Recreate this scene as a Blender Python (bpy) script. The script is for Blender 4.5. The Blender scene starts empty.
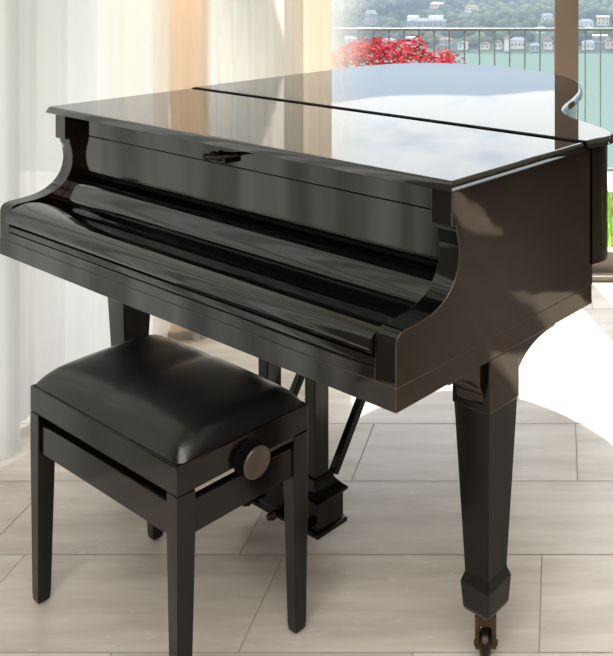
import bpy, bmesh, math, random
from mathutils import Vector, Matrix, noise

R = math.radians
random.seed(7)
scene = bpy.context.scene
col = scene.collection

# ------------------------------------------------------------------ helpers
class MB:
    """collects shapes into one mesh"""
    def __init__(self):
        self.v = []; self.f = []
    def add(self, verts, faces):
        o = len(self.v)
        self.v += [tuple(p) for p in verts]
        self.f += [tuple(i + o for i in f) for f in faces]
        return self
    def box(self, x0, x1, y0, y1, z0, z1):
        return self.frustum((x0, x1, y0, y1, z0), (x0, x1, y0, y1, z1))
    def frustum(self, a, b):
        v = [(a[0], a[2], a[4]), (a[1], a[2], a[4]), (a[1], a[3], a[4]), (a[0], a[3], a[4]),
             (b[0], b[2], b[4]), (b[1], b[2], b[4]), (b[1], b[3], b[4]), (b[0], b[3], b[4])]
        return self.add(v, [(3, 2, 1, 0), (4, 5, 6, 7), (0, 1, 5, 4), (1, 2, 6, 5), (2, 3, 7, 6), (3, 0, 4, 7)])
    def stack(self, cx, cy, levels):
        """square/rect column through levels (hx, hy, z)"""
        n = len(levels); vs = []; fs = []
        for hx, hy, z in levels:
            vs += [(cx - hx, cy - hy, z), (cx + hx, cy - hy, z), (cx + hx, cy + hy, z), (cx - hx, cy + hy, z)]
        for i in range(n - 1):
            for k in range(4):
                fs.append((4 * i + k, 4 * i + (k + 1) % 4, 4 * i + 4 + (k + 1) % 4, 4 * i + 4 + k))
        fs.append((3, 2, 1, 0)); t = 4 * (n - 1); fs.append((t, t + 1, t + 2, t + 3))
        return self.add(vs, fs)
    def prism_x(self, prof, x0, x1):
        """profile of (y, z) extruded along x"""
        n = len(prof)
        vs = [(x0, y, z) for y, z in prof] + [(x1, y, z) for y, z in prof]
        fs = [tuple(range(n)), tuple(range(2 * n - 1, n - 1, -1))]
        for i in range(n):
            j = (i + 1) % n
            fs.append((i, i + n, j + n, j))
        return self.add(vs, fs)
    def bar(self, a, b, w, t=None, up=(0, 0, 1)):
        """rectangular bar from a to b"""
        a = Vector(a); b = Vector(b); d = (b - a).normalized()
        t = w if t is None else t
        s = d.cross(Vector(up))
        if s.length < 1e-4: s = d.cross(Vector((0, 1, 0)))
        s.normalize(); u = s.cross(d)
        vs = []
        for p in (a, b):
            for i, j in ((-1, -1), (1, -1), (1, 1), (-1, 1)):
                vs.append(p + s * (i * w / 2) + u * (j * t / 2))
        return self.add(vs, [(3, 2, 1, 0), (4, 5, 6, 7), (0, 1, 5, 4), (1, 2, 6, 5), (2, 3, 7, 6), (3, 0, 4, 7)])
    def tube(self, pts, rad, n=12):
        pts = [Vector(p) for p in pts]
        rads = rad if isinstance(rad, (list, tuple)) else [rad] * len(pts)
        vs = []; fs = []; prev = None
        for i, p in enumerate(pts):
            d = (pts[min(i + 1, len(pts) - 1)] - pts[max(i - 1, 0)]).normalized()
            if prev is None:
                s = d.cross(Vector((0, 0, 1)))
                if s.length < 1e-3: s = d.cross(Vector((0, 1, 0)))
            else:
                s = prev - d * prev.dot(d)
            s.normalize(); prev = s; u = d.cross(s)
            for k in range(n):
                a = 2 * math.pi * k / n
                vs.append(p + (s * math.cos(a) + u * math.sin(a)) * rads[i])
        m = len(pts)
        for i in range(m - 1):
            for k in range(n):
                fs.append((i * n + k, i * n + (k + 1) % n, (i + 1) * n + (k + 1) % n, (i + 1) * n + k))
        fs.append(tuple(range(n - 1, -1, -1))); fs.append(tuple(range((m - 1) * n, m * n)))
        return self.add(vs, fs)
    def lathe(self, origin, axis, prof, n=28):
        """profile of (distance along axis, radius)"""
        o = Vector(origin); d = Vector(axis).normalized()
        return self.tube_profile([o + d * t for t, r in prof], d, [r for t, r in prof], n)
    def tube_profile(self, pts, d, rads, n):
        s = d.cross(Vector((0, 0, 1)))
        if s.length < 1e-3: s = d.cross(Vector((0, 1, 0)))
        s.normalize(); u = d.cross(s); vs = []; fs = []
        for p, r in zip(pts, rads):
            for k in range(n):
                a = 2 * math.pi * k / n
                vs.append(p + (s * math.cos(a) + u * math.sin(a)) * r)
        m = len(pts)
        for i in range(m - 1):
            for k in range(n):
                fs.append((i * n + k, i * n + (k + 1) % n, (i + 1) * n + (k + 1) % n, (i + 1) * n + k))
        fs.append(tuple(range(n - 1, -1, -1))); fs.append(tuple(range((m - 1) * n, m * n)))
        return self.add(vs, fs)
    def build(self, name, mat, parent=None, off=(0, 0, 0), bevel=0, seg=2, smooth=True, angle=35):
        me = bpy.data.meshes.new(name)
        ox, oy, oz = off
        me.from_pydata([(x - ox, y - oy, z - oz) for x, y, z in self.v], [], self.f)
        bm = bmesh.new(); bm.from_mesh(me)
        bmesh.ops.recalc_face_normals(bm, faces=bm.faces)
        bm.to_mesh(me); bm.free()
        if smooth:
            for p in me.polygons: p.use_smooth = True
            me.set_sharp_from_angle(angle=R(angle))
        me.materials.append(mat)
        o = bpy.data.objects.new(name, me); col.objects.link(o)
        if parent: o.parent = parent
        if bevel:
            b = o.modifiers.new('bevel', 'BEVEL'); b.width = bevel; b.segments = seg
            b.limit_method = 'ANGLE'; b.angle_limit = R(angle); b.harden_normals = False
        return o

def tag(o, label=None, cat=None, group=None, kind=None):
    if label: o['label'] = label
    if cat: o['category'] = cat
    if group: o['group'] = group
    if kind: o['kind'] = kind
    return o

def empty(name, loc, rz=0):
    o = bpy.data.objects.new(name, None); col.objects.link(o)
    o.location = loc; o.rotation_euler = (0, 0, rz); o.empty_display_size = .2
    return o

def smooth_curve(pts, n=6, closed=False):
    """Catmull-Rom through 2-D points"""
    out = []; m = len(pts)
    for i in range(m if closed else m - 1):
        p0 = pts[(i - 1) % m] if closed or i > 0 else pts[0]
        p1 = pts[i]; p2 = pts[(i + 1) % m]
        p3 = pts[(i + 2) % m] if closed or i + 2 < m else pts[-1]
        for k in range(n):
            t = k / n
            out.append(tuple(0.5 * (2 * b + (c - a) * t + (2 * a - 5 * b + 4 * c - d) * t * t + (3 * b - a - 3 * c + d) * t ** 3)
                             for a, b, c, d in zip(p0, p1, p2, p3)))
    if not closed: out.append(tuple(pts[-1]))
    return out

# ------------------------------------------------------------------ materials
def new_mat(name):
    m = bpy.data.materials.new(name); m.use_nodes = True
    nt = m.node_tree; nt.nodes.clear()
    return m, nt, nt.nodes, nt.links

def principled(name, color, rough=.5, metal=0, spec=.5, coat=0, coat_rough=.03, noise_scale=None, noise_amt=.15,
               bump=0, bump_scale=40, stretch=(1, 1, 1), rough_var=0, ior=1.5, tint=None):
    m, nt, N, L = new_mat(name)
    out = N.new('ShaderNodeOutputMaterial'); b = N.new('ShaderNodeBsdfPrincipled')
    L.new(b.outputs[0], out.inputs[0])
    b.inputs['Base Color'].default_value = (*color, 1); b.inputs['Roughness'].default_value = rough
    b.inputs['Metallic'].default_value = metal; b.inputs['Specular IOR Level'].default_value = spec
    if tint: b.inputs['Specular Tint'].default_value = (*tint, 1)
    b.inputs['IOR'].default_value = ior; b.inputs['Coat Weight'].default_value = coat; b.inputs['Coat Roughness'].default_value = coat_rough
    tc = N.new('ShaderNodeTexCoord'); mp = N.new('ShaderNodeMapping'); L.new(tc.outputs['Object'], mp.inputs[0])
    mp.inputs['Scale'].default_value = stretch
    if noise_scale:
        n = N.new('ShaderNodeTexNoise'); n.inputs['Scale'].default_value = noise_scale; n.inputs['Detail'].default_value = 5
        L.new(mp.outputs[0], n.inputs[0])
        mx = N.new('ShaderNodeMix'); mx.data_type = 'RGBA'
        mx.inputs[6].default_value = tuple(c * (1 - noise_amt) for c in color) + (1,)
        mx.inputs[7].default_value = tuple(min(1, c * (1 + noise_amt)) for c in color) + (1,)
        L.new(n.outputs[0], mx.inputs[0]); L.new(mx.outputs[2], b.inputs['Base Color'])
        if rough_var:
            mr = N.new('ShaderNodeMapRange'); L.new(n.outputs[0], mr.inputs[0])
            mr.inputs[3].default_value = max(0, rough - rough_var); mr.inputs[4].default_value = rough + rough_var
            L.new(mr.outputs[0], b.inputs['Roughness'])
    if bump:
        n2 = N.new('ShaderNodeTexNoise'); n2.inputs['Scale'].default_value = bump_scale; L.new(mp.outputs[0], n2.inputs[0])
        bp = N.new('ShaderNodeBump'); bp.inputs['Strength'].default_value = bump; bp.inputs['Distance'].default_value = .01
        L.new(n2.outputs[0], bp.inputs['Height']); L.new(bp.outputs[0], b.inputs['Normal'])
    return m

M = {}
M['lid'] = principled('lid_lacquer', (.004, .004, .005), .02, spec=.5, ior=2.3, noise_scale=3, noise_amt=.2)
M['lacquer'] = principled('black_lacquer', (.003, .003, .0035), .06, spec=1.0, noise_scale=4, noise_amt=.3, bump=.10, bump_scale=3)
M['satin'] = principled('worn_black_lacquer', (.007, .004, .0028), .05, spec=.58, tint=(1, .84, .70), noise_scale=5, noise_amt=.35, bump=.11, bump_scale=6)
M['legblack'] = principled('black_leg_paint', (.0035, .003, .0027), .16, spec=.33, noise_scale=9, noise_amt=.3)
M['bench'] = principled('bench_black_paint', (.0055, .0042, .0035), .15, spec=.42, noise_scale=14, noise_amt=.4, stretch=(1, 1, 3), rough_var=.06)
M['leather'] = principled('black_leather', (.005, .005, .0055), .27, spec=.65, noise_scale=60, noise_amt=.2, bump=.05, bump_scale=260)
M['brass'] = principled('dull_brass', (.09, .06, .035), .35, metal=1, noise_scale=40, noise_amt=.4)
M['darkmetal'] = principled('dark_bronze_metal', (.035, .025, .02), .35, metal=.8, noise_scale=60, noise_amt=.4)
M['knob'] = principled('knob_dark_wood', (.075, .052, .038), .28, spec=.6, noise_scale=30, noise_amt=.3, stretch=(1, 6, 1))
M['soundboard'] = principled('soundboard_wood', (.10, .065, .035), .5, noise_scale=6, noise_amt=.3, stretch=(1, 12, 1))
M['groove'] = principled('shade_and_plinth_black', (.003, .003, .003), .8, spec=.1, noise_scale=30)  # matt black: shade painted into gaps, own colour on the plinth
M['bronze'] = principled('bronze_frame_paint', (.27, .20, .145), .45, noise_scale=3, noise_amt=.05)
M['greyframe'] = principled('grey_frame_rail', (.33, .29, .25), .45, noise_scale=3, noise_amt=.06)
M['wall'] = principled('cream_plaster_wall', (.36, .30, .25), .8, noise_scale=5, noise_amt=.04, bump=.03, bump_scale=90)
M['worn'] = principled('rubbed_highlit_edge_lacquer', (.05, .034, .024), .3, spec=.7, noise_scale=25, noise_amt=.7)
M['darkwall'] = principled('dark_taupe_wall', (.15, .135, .12), .8, noise_scale=5, noise_amt=.05)
M['peach'] = principled('peach_plaster_column', (.95, .72, .52), .8, noise_scale=4, noise_amt=.04)
M['ceiling'] = principled('white_ceiling_paint', (.80, .77, .73), .85, noise_scale=5, noise_amt=.02)
M['grout'] = principled('grey_grout', (.37, .335, .295), .8, noise_scale=30)
M['rail'] = principled('pale_rail_steel', (.15, .165, .175), .35, metal=.3, noise_scale=8)
M['baluster'] = principled('grey_baluster_steel', (.19, .20, .20), .45, metal=.3, noise_scale=8)
M['stone'] = principled('pale_kerb_stone', (.55, .54, .52), .8, noise_scale=12, noise_amt=.25, bump=.3, bump_scale=20)
M['lawn'] = principled('lawn_soil_green', (.16, .30, .04), .9, noise_scale=18, noise_amt=.4)
M['grass'] = principled('grass_blades', (.27, .40, .09), .6, noise_scale=3, noise_amt=.35)
M['bark'] = principled('maple_bark', (.10, .06, .045), .8, noise_scale=20, noise_amt=.4)
M['terrace'] = principled('terrace_concrete', (.42, .40, .37), .8, noise_scale=8, noise_amt=.15)

def maple_mat():
    m, nt, N, L = new_mat('red_maple_leaf')
    out = N.new('ShaderNodeOutputMaterial'); d = N.new('ShaderNodeBsdfDiffuse'); t = N.new('ShaderNodeBsdfTranslucent')
    mx = N.new('ShaderNodeMixShader'); mx.inputs[0].default_value = .55
    tc = N.new('ShaderNodeTexCoord'); n = N.new('ShaderNodeTexNoise'); n.inputs['Scale'].default_value = 9
    L.new(tc.outputs['Object'], n.inputs[0])
    cr = N.new('ShaderNodeValToRGB'); L.new(n.outputs[0], cr.inputs[0])
    cr.color_ramp.elements[0].position = .35; cr.color_ramp.elements[0].color = (.12, .006, .012, 1)
    cr.color_ramp.elements[1].position = .65; cr.color_ramp.elements[1].color = (.50, .07, .085, 1)
    L.new(cr.outputs[0], d.inputs[0]); L.new(cr.outputs[0], t.inputs[0])
    L.new(d.outputs[0], mx.inputs[1]); L.new(t.outputs[0], mx.inputs[2]); L.new(mx.outputs[0], out.inputs[0])
    return m
M['maple'] = maple_mat()

def curtain_mat(name, color, transp, transl, fade=None, band=(.96, .93, .89), freq=2.2):
    """sheer cloth; fade=(x0, x1, lo) lets the weave thin out along the curtain's own length"""
    m, nt, N, L = new_mat(name)
    out = N.new('ShaderNodeOutputMaterial'); d = N.new('ShaderNodeBsdfDiffuse'); t = N.new('ShaderNodeBsdfTranslucent')
    tr = N.new('ShaderNodeBsdfTransparent'); m1 = N.new('ShaderNodeMixShader'); m2 = N.new('ShaderNodeMixShader')
    tc = N.new('ShaderNodeTexCoord'); mp = N.new('ShaderNodeMapping'); L.new(tc.outputs['Object'], mp.inputs[0])
    mp.inputs['Scale'].default_value = (14, 14, .6)
    n = N.new('ShaderNodeTexNoise'); n.inputs['Scale'].default_value = 1; n.inputs['Detail'].default_value = 3
    L.new(mp.outputs[0], n.inputs[0])
    mx = N.new('ShaderNodeMix'); mx.data_type = 'RGBA'
    mx.inputs[6].default_value = tuple(c * .90 for c in color) + (1,); mx.inputs[7].default_value = (*color, 1)
    L.new(n.outputs[0], mx.inputs[0])
    mpb = N.new('ShaderNodeMapping'); mpb.inputs['Scale'].default_value = (freq, freq, .04); L.new(tc.outputs['Object'], mpb.inputs[0])
    nb = N.new('ShaderNodeTexNoise'); nb.inputs['Scale'].default_value = 1; nb.inputs['Detail'].default_value = 2; L.new(mpb.outputs[0], nb.inputs[0])
    rb = N.new('ShaderNodeValToRGB'); L.new(nb.outputs[0], rb.inputs[0])
    rb.color_ramp.elements[0].position = .40; rb.color_ramp.elements[0].color = (*band, 1)
    rb.color_ramp.elements[1].position = .58; rb.color_ramp.elements[1].color = (1, 1, 1, 1)
    mb_ = N.new('ShaderNodeMix'); mb_.data_type = 'RGBA'; mb_.blend_type = 'MULTIPLY'; mb_.inputs[0].default_value = 1
    L.new(mx.outputs[2], mb_.inputs[6]); L.new(rb.outputs[0], mb_.inputs[7]); mx = mb_
    L.new(mx.outputs[2], d.inputs[0]); L.new(mx.outputs[2], t.inputs[0])
    m1.inputs[0].default_value = transl; L.new(d.outputs[0], m1.inputs[1]); L.new(t.outputs[0], m1.inputs[2])
    L.new(m1.outputs[0], m2.inputs[1]); L.new(tr.outputs[0], m2.inputs[2])
    m2.inputs[0].default_value = transp
    if fade:
        at = N.new('ShaderNodeAttribute'); at.attribute_name = 'along'
        mr = N.new('ShaderNodeMapRange'); mr.interpolation_type = 'SMOOTHSTEP'
        mr.inputs[1].default_value = 0; mr.inputs[2].default_value = 1; mr.inputs[3].default_value = fade[0]; mr.inputs[4].default_value = fade[1]
        L.new(at.outputs['Fac'], mr.inputs[0]); L.new(mr.outputs[0], m2.inputs[0])
    L.new(m2.outputs[0], out.inputs[0])
    return m
M['sheer'] = curtain_mat('white_sheer_curtain', (.88, .875, .865), .05, .48)
M['sheer_grey'] = curtain_mat('thick_white_curtain', (.93, .93, .90), .02, .5, band=(.50, .50, .48), freq=7)  # grey bands painted in as fold shade, for streaks in the lacquer
M['sheer_warm'] = curtain_mat('cream_sheer_curtain', (.70, .60, .49), .05, .36)
M['sheer_soft'] = curtain_mat('soft_sheer_curtain', (.86, .85, .83), .04, .42)
M['sheer_thin'] = curtain_mat('thin_veil_curtain', (.92, .90, .87), .55, .5)
M['sheer_edge'] = curtain_mat('thin_sheer_curtain', (.95, .93, .90), .3, .5, fade=(.66, 1.0))

def glass_mat():
    m, nt, N, L = new_mat('window_glass')
    out = N.new('ShaderNodeOutputMaterial'); tr = N.new('ShaderNodeBsdfTransparent'); g = N.new('ShaderNodeBsdfGlossy')
    g.inputs['Roughness'].default_value = 0; tr.inputs[0].default_value = (.97, .985, .98, 1)
    lw = N.new('ShaderNodeFresnel'); lw.inputs[0].default_value = 1.35
    mx = N.new('ShaderNodeMixShader'); L.new(lw.outputs[0], mx.inputs[0]); L.new(tr.outputs[0], mx.inputs[1]); L.new(g.outputs[0], mx.inputs[2])
    L.new(mx.outputs[0], out.inputs[0])
    return m
M['glass'] = glass_mat()

def floor_mat():
    m, nt, N, L = new_mat('travertine_tile')
    out = N.new('ShaderNodeOutputMaterial'); b = N.new('ShaderNodeBsdfPrincipled'); L.new(b.outputs[0], out.inputs[0])
    tc = N.new('ShaderNodeTexCoord'); at = N.new('ShaderNodeAttribute'); at.attribute_name = 'tile'
    off = N.new('ShaderNodeVectorMath'); off.operation = 'SCALE'; off.inputs[3].default_value = 31.0; L.new(at.outputs['Color'], off.inputs[0])
    ad = N.new('ShaderNodeVectorMath'); L.new(tc.outputs['Object'], ad.inputs[0]); L.new(off.outputs[0], ad.inputs[1])
    mp = N.new('ShaderNodeMapping'); mp.inputs['Scale'].default_value = (2.2, 16, 1); L.new(ad.outputs[0], mp.inputs[0])
    n = N.new('ShaderNodeTexNoise'); n.inputs['Scale'].default_value = 1; n.inputs['Detail'].default_value = 6; n.inputs['Roughness'].default_value = .6
    L.new(mp.outputs[0], n.inputs[0])
    cr = N.new('ShaderNodeValToRGB'); L.new(n.outputs[0], cr.inputs[0])
    e = cr.color_ramp.elements; e[0].position = .30; e[0].color = (.545, .475, .395, 1); e[1].position = .70; e[1].color = (.765, .70, .61, 1)
    # pale flecks, the filled pores of the stone
    mp2 = N.new('ShaderNodeMapping'); mp2.inputs['Scale'].default_value = (22, 70, 1); L.new(ad.outputs[0], mp2.inputs[0])
    n2 = N.new('ShaderNodeTexNoise'); n2.inputs['Scale'].default_value = 1; n2.inputs['Detail'].default_value = 3; L.new(mp2.outputs[0], n2.inputs[0])
    mr = N.new('ShaderNodeMapRange'); L.new(n2.outputs[0], mr.inputs[0]); mr.inputs[1].default_value = .635; mr.inputs[2].default_value = .72
    mr.inputs[3].default_value = 0; mr.inputs[4].default_value = .5
    mx = N.new('ShaderNodeMix'); mx.data_type = 'RGBA'; L.new(mr.outputs[0], mx.inputs[0]); L.new(cr.outputs[0], mx.inputs[6])
    mx.inputs[7].default_value = (.78, .75, .69, 1)
    # each tile slightly lighter or darker
    sp = N.new('ShaderNodeSeparateColor'); L.new(at.outputs['Color'], sp.inputs[0])
    mr2 = N.new('ShaderNodeMapRange'); L.new(sp.outputs[0], mr2.inputs[0]); mr2.inputs[3].default_value = .93; mr2.inputs[4].default_value = 1.06
    sc = N.new('ShaderNodeVectorMath'); sc.operation = 'SCALE'; L.new(mx.outputs[2], sc.inputs[0]); L.new(mr2.outputs[0], sc.inputs[3])
    L.new(sc.outputs[0], b.inputs['Base Color'])
    b.inputs['Roughness'].default_value = .30; b.inputs['Specular IOR Level'].default_value = .45
    return m
M['floor'] = floor_mat()

HAZE_GLOW = (.56, .67, .80)  # haze painted as pale blue emission in the far materials
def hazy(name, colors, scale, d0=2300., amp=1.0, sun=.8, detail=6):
    """far scenery: own colour plus a painted pale blue haze glow growing with its distance from the house"""
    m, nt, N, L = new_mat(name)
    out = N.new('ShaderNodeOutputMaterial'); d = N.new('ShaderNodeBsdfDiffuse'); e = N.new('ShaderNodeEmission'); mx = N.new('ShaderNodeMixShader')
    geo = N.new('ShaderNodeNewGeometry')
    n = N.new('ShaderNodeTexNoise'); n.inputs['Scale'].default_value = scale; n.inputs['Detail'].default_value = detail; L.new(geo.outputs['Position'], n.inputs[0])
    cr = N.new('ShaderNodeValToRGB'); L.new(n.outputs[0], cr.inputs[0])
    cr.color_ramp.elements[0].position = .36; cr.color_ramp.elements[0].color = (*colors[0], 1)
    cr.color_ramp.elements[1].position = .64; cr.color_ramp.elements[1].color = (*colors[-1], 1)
    L.new(cr.outputs[0], d.inputs[0]); e.inputs[0].default_value = (*HAZE_GLOW, 1); ms = N.new('ShaderNodeMapRange'); ms.inputs[1].default_value = 650; ms.inputs[2].default_value = 1350; ms.inputs[3].default_value = .62; ms.inputs[4].default_value = 2.0
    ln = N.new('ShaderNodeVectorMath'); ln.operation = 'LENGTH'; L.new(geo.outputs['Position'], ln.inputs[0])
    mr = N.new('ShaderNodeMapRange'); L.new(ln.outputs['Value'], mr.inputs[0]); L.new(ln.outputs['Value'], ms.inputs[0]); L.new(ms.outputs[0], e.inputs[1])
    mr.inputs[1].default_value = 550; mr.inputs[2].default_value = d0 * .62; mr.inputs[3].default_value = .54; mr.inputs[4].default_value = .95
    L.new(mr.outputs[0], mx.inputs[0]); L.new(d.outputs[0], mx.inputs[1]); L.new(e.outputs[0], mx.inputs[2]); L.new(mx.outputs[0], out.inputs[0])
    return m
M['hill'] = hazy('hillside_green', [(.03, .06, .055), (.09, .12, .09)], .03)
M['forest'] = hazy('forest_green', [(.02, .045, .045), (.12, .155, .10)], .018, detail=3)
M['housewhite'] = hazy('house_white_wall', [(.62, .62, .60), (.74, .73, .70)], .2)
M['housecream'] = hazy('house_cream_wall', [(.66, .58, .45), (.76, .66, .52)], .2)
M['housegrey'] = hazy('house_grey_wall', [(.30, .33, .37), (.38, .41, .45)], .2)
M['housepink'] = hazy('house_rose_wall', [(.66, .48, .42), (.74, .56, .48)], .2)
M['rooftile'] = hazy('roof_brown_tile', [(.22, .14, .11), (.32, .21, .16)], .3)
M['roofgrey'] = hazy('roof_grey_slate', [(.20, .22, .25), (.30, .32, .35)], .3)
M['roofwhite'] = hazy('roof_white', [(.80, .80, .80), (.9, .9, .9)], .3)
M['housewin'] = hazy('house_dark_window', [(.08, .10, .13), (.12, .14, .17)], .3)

def lake_mat():
    m, nt, N, L = new_mat('lake_water')
    out = N.new('ShaderNodeOutputMaterial'); b = N.new('ShaderNodeBsdfPrincipled'); L.new(b.outputs[0], out.inputs[0])
    b.inputs['Base Color'].default_value = (.078, .108, .104, 1); b.inputs['Roughness'].default_value = .35; b.inputs['Specular IOR Level'].default_value = 0
    tc = N.new('ShaderNodeTexCoord'); n = N.new('ShaderNodeTexNoise'); n.inputs['Scale'].default_value = .15; L.new(tc.outputs['Object'], n.inputs[0])
    bp = N.new('ShaderNodeBump'); bp.inputs['Strength'].default_value = .3; L.new(n.outputs[0], bp.inputs['Height']); L.new(bp.outputs[0], b.inputs['Normal'])
    return m
M['lake'] = lake_mat()

# ------------------------------------------------------------------ camera
FPX = 904.83; CX = 558.72; CY = -38.97; EYE = 1.4072
cam = bpy.data.cameras.new('camera'); co = bpy.data.objects.new('camera', cam); col.objects.link(co)
co.location = (0, 0, EYE); co.rotation_euler = (R(90), 0, 0)
cam.sensor_fit = 'HORIZONTAL'; cam.sensor_width = 36; cam.lens = 36 * FPX / 613
cam.shift_x = -(CX - 306.5) / 613; cam.shift_y = -(328 - CY) / 613
cam.clip_start = .05; cam.clip_end = 6000
scene.camera = co

# ------------------------------------------------------------------ sky and light
w = bpy.data.worlds.new('sky'); scene.world = w; w.use_nodes = True
N = w.node_tree.nodes; L = w.node_tree.links; N.clear()
out = N.new('ShaderNodeOutputWorld'); bg = N.new('ShaderNodeBackground'); L.new(bg.outputs[0], out.inputs[0])
tc = N.new('ShaderNodeTexCoord'); mp = N.new('ShaderNodeMapping'); mp.inputs['Scale'].default_value = (2.2, 2.2, 6); L.new(tc.outputs['Generated'], mp.inputs[0])
mp.inputs['Location'].default_value = (.35, .1, .2)
nz = N.new('ShaderNodeTexNoise'); nz.inputs['Scale'].default_value = 1.6; nz.inputs['Detail'].default_value = 7; nz.inputs['Roughness'].default_value = .55; L.new(mp.outputs[0], nz.inputs[0])
cr = N.new('ShaderNodeValToRGB'); L.new(nz.outputs[0], cr.inputs[0])
cr.color_ramp.elements[0].position = .30; cr.color_ramp.elements[0].color = (.95, 1.22, 1.6, 1)
cr.color_ramp.elements[1].position = .47; cr.color_ramp.elements[1].color = (2.1, 2.14, 2.18, 1)
L.new(cr.outputs[0], bg.inputs[0])
sx = N.new('ShaderNodeSeparateXYZ'); L.new(tc.outputs['Generated'], sx.inputs[0])
mg = N.new('ShaderNodeMapRange'); L.new(sx.outputs[2], mg.inputs[0]); mg.inputs[1].default_value = .26; mg.inputs[2].default_value = .55; mg.inputs[3].default_value = 1.0; mg.inputs[4].default_value = 2.3; L.new(mg.outputs[0], bg.inputs[1])

sun = bpy.data.lights.new('sun', 'SUN'); so = bpy.data.objects.new('sun', sun); col.objects.link(so)
sun.energy = 10.5; sun.angle = R(.6); sun.color = (1, .95, .87)
so.rotation_euler = Vector((.30, -.954, -1.15)).to_track_quat('-Z', 'Y').to_euler(); so.location = (-2, 8, 9)

# ------------------------------------------------------------------ room shell
XL, XR, YB, YF, ZC = -1.80, 5.4, -3.2, 4.07, 2.62
ROW0, PITCH, TL = 2.752, .3035, .612
known = {0: .051, -1: .467, -2: .572}        # joint offset of the rows one can read (row 0 is the one ending at ROW0)
fl = MB(); tiles = []
y1 = ROW0; k = 0
rows = []
k = 0
while ROW0 + (k - 1) * PITCH < YF: k += 1
top = k
while True:
    ya = ROW0 + (k - 1) * PITCH; yb = ROW0 + k * PITCH
    if yb < YB: break
    o = known.get(k, random.uniform(0, TL))
    x = o - TL * math.ceil((o - XL) / TL)
    while x < XR:
        a, b = max(x, XL), min(x + TL, XR); c, d = max(ya, YB), min(yb, YF + .1)
        if b - a > .01 and d - c > .01:
            g = .0014
            fl.add([(a + g, c + g, 0), (b - g, c + g, 0), (b - g, d - g, 0), (a + g, d - g, 0)], [(0, 1, 2, 3)]); tiles.append(random.random())
        x += TL
    k -= 1
ntile = len(fl.f)
fl.add([(XL, YB, -.0015), (XR, YB, -.0015), (XR, YF + .1, -.0015), (XL, YF + .1, -.0015)], [(0, 1, 2, 3)])
fl.box(XL, XR, YB, YF + .1, -.12, -.01)
flo = fl.build('floor', M['floor'], smooth=False); flo['kind'] = 'structure'
flo.data.materials.append(M['grout'])
at = flo.data.attributes.new('tile', 'FLOAT_COLOR', 'CORNER')
for p in flo.data.polygons:
    v = tiles[p.index] if p.index < ntile else .5
    if p.index >= ntile: p.material_index = 1
    for li in p.loop_indices: at.data[li].color = (v, (v * 7.3) % 1, (v * 3.1) % 1, 1)

def struct(mb, name, mat, parent=None, **kw):
    o = mb.build(name, mat, parent, **kw)
    if parent is None: o['kind'] = 'structure'
    return o
struct(MB().box(XL - .15, XR + .15, YB - .15, YF + .12, ZC, ZC + .15), 'ceiling', M['ceiling'])
struct(MB().box(XL - .15, XR + .15, YB - .15, YB, 0, ZC), 'wall_back', M['wall'])
wr = MB(); RY0, RY1, RZ0, RZ1 = 2.7, 3.8, .95, 2.15
wr.box(XR, XR + .15, YB, RY0, 0, ZC); wr.box(XR, XR + .15, RY1, YF + .12, 0, ZC); wr.box(XR, XR + .15, RY0, RY1, RZ1, ZC); wr.box(XR, XR + .15, RY0, RY1, 0, RZ0)
struct(wr, 'wall_right', M['wall'], smooth=False)
f = MB(); f.box(XR + .05, XR + .10, RY0, RY1, RZ0, RZ0 + .05); f.box(XR + .05, XR + .10, RY0, RY1, RZ1 - .05, RZ1)
f.box(XR + .05, XR + .10, RY0, RY0 + .05, RZ0 + .05, RZ1 - .05); f.box(XR + .05, XR + .10, RY1 - .05, RY1, RZ0 + .05, RZ1 - .05)
o = struct(f, 'window_7', M['greyframe'], smooth=False)
MB().add([(XR + .07, RY0, RZ0), (XR + .07, RY1, RZ0), (XR + .07, RY1, RZ1), (XR + .07, RY0, RZ1)], [(0, 1, 2, 3)]).build('pane', M['glass'], o, smooth=False)
struct(MB().box(XR + .16, 12, -2, YF + .12, -.20, -.06), 'terrace_right', M['terrace'])
struct(MB().box(XL - .15, XL, YB, 1.42, 0, ZC), 'wall_left', M['darkwall'])
struct(MB().box(XL - .15, XR, YF - .03, YF + .12, 2.44, ZC), 'wall_front', M['wall'])
# peach column in the corner between the two window fronts, with its dark plinth
cp = MB().box(-.058, .058, -.065, .065, .0, ZC).build('wall_corner', M['peach'], bevel=.004); cp['kind'] = 'structure'
cp.location = (-1.40, 3.43, 0); cp.rotation_euler = (0, 0, R(14))
bb = MB().box(-.066, .066, -.073, .073, 0, .030).build('baseboard_corner', M['groove'], bevel=.002); bb['kind'] = 'structure'
bb.location = (-1.40, 3.43, 0); bb.rotation_euler = (0, 0, R(14))

# window front (facing the lake): frame members and panes
def window(name, x0, x1, post_w=.104):
    """one sliding leaf: frame with its pane, x0..x1 measured at the inner edges of the posts"""
    f = MB()
    f.box(x0, x1, YF - .02, YF + .05, 0, .105); f.box(x0, x1, YF - .02, YF + .05, 2.36, 2.44)
    o = struct(f, name, M['greyframe'], bevel=.003)
    g = MB().add([(x0, YF + .015, .105), (x1, YF + .015, .105), (x1, YF + .015, 2.36), (x0, YF + .015, 2.36)], [(0, 1, 2, 3)])
    g.build('pane', M['glass'], o, smooth=False)
    return o
posts = [(-1.70, -1.60), (-.018, .088), (.70, .78)]
for i, (a, b) in enumerate(posts):
    struct(MB().box(a, b, YF - .045, YF + .06, 0, 2.44), 'window_post', M['bronze'], bevel=.003)
for i in range(len(posts) - 1):
    window('window_%d' % (i + 1), posts[i][1], posts[i + 1][0])
wl = MB(); oy0, oy1 = YF - .03, YF + .12
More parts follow.
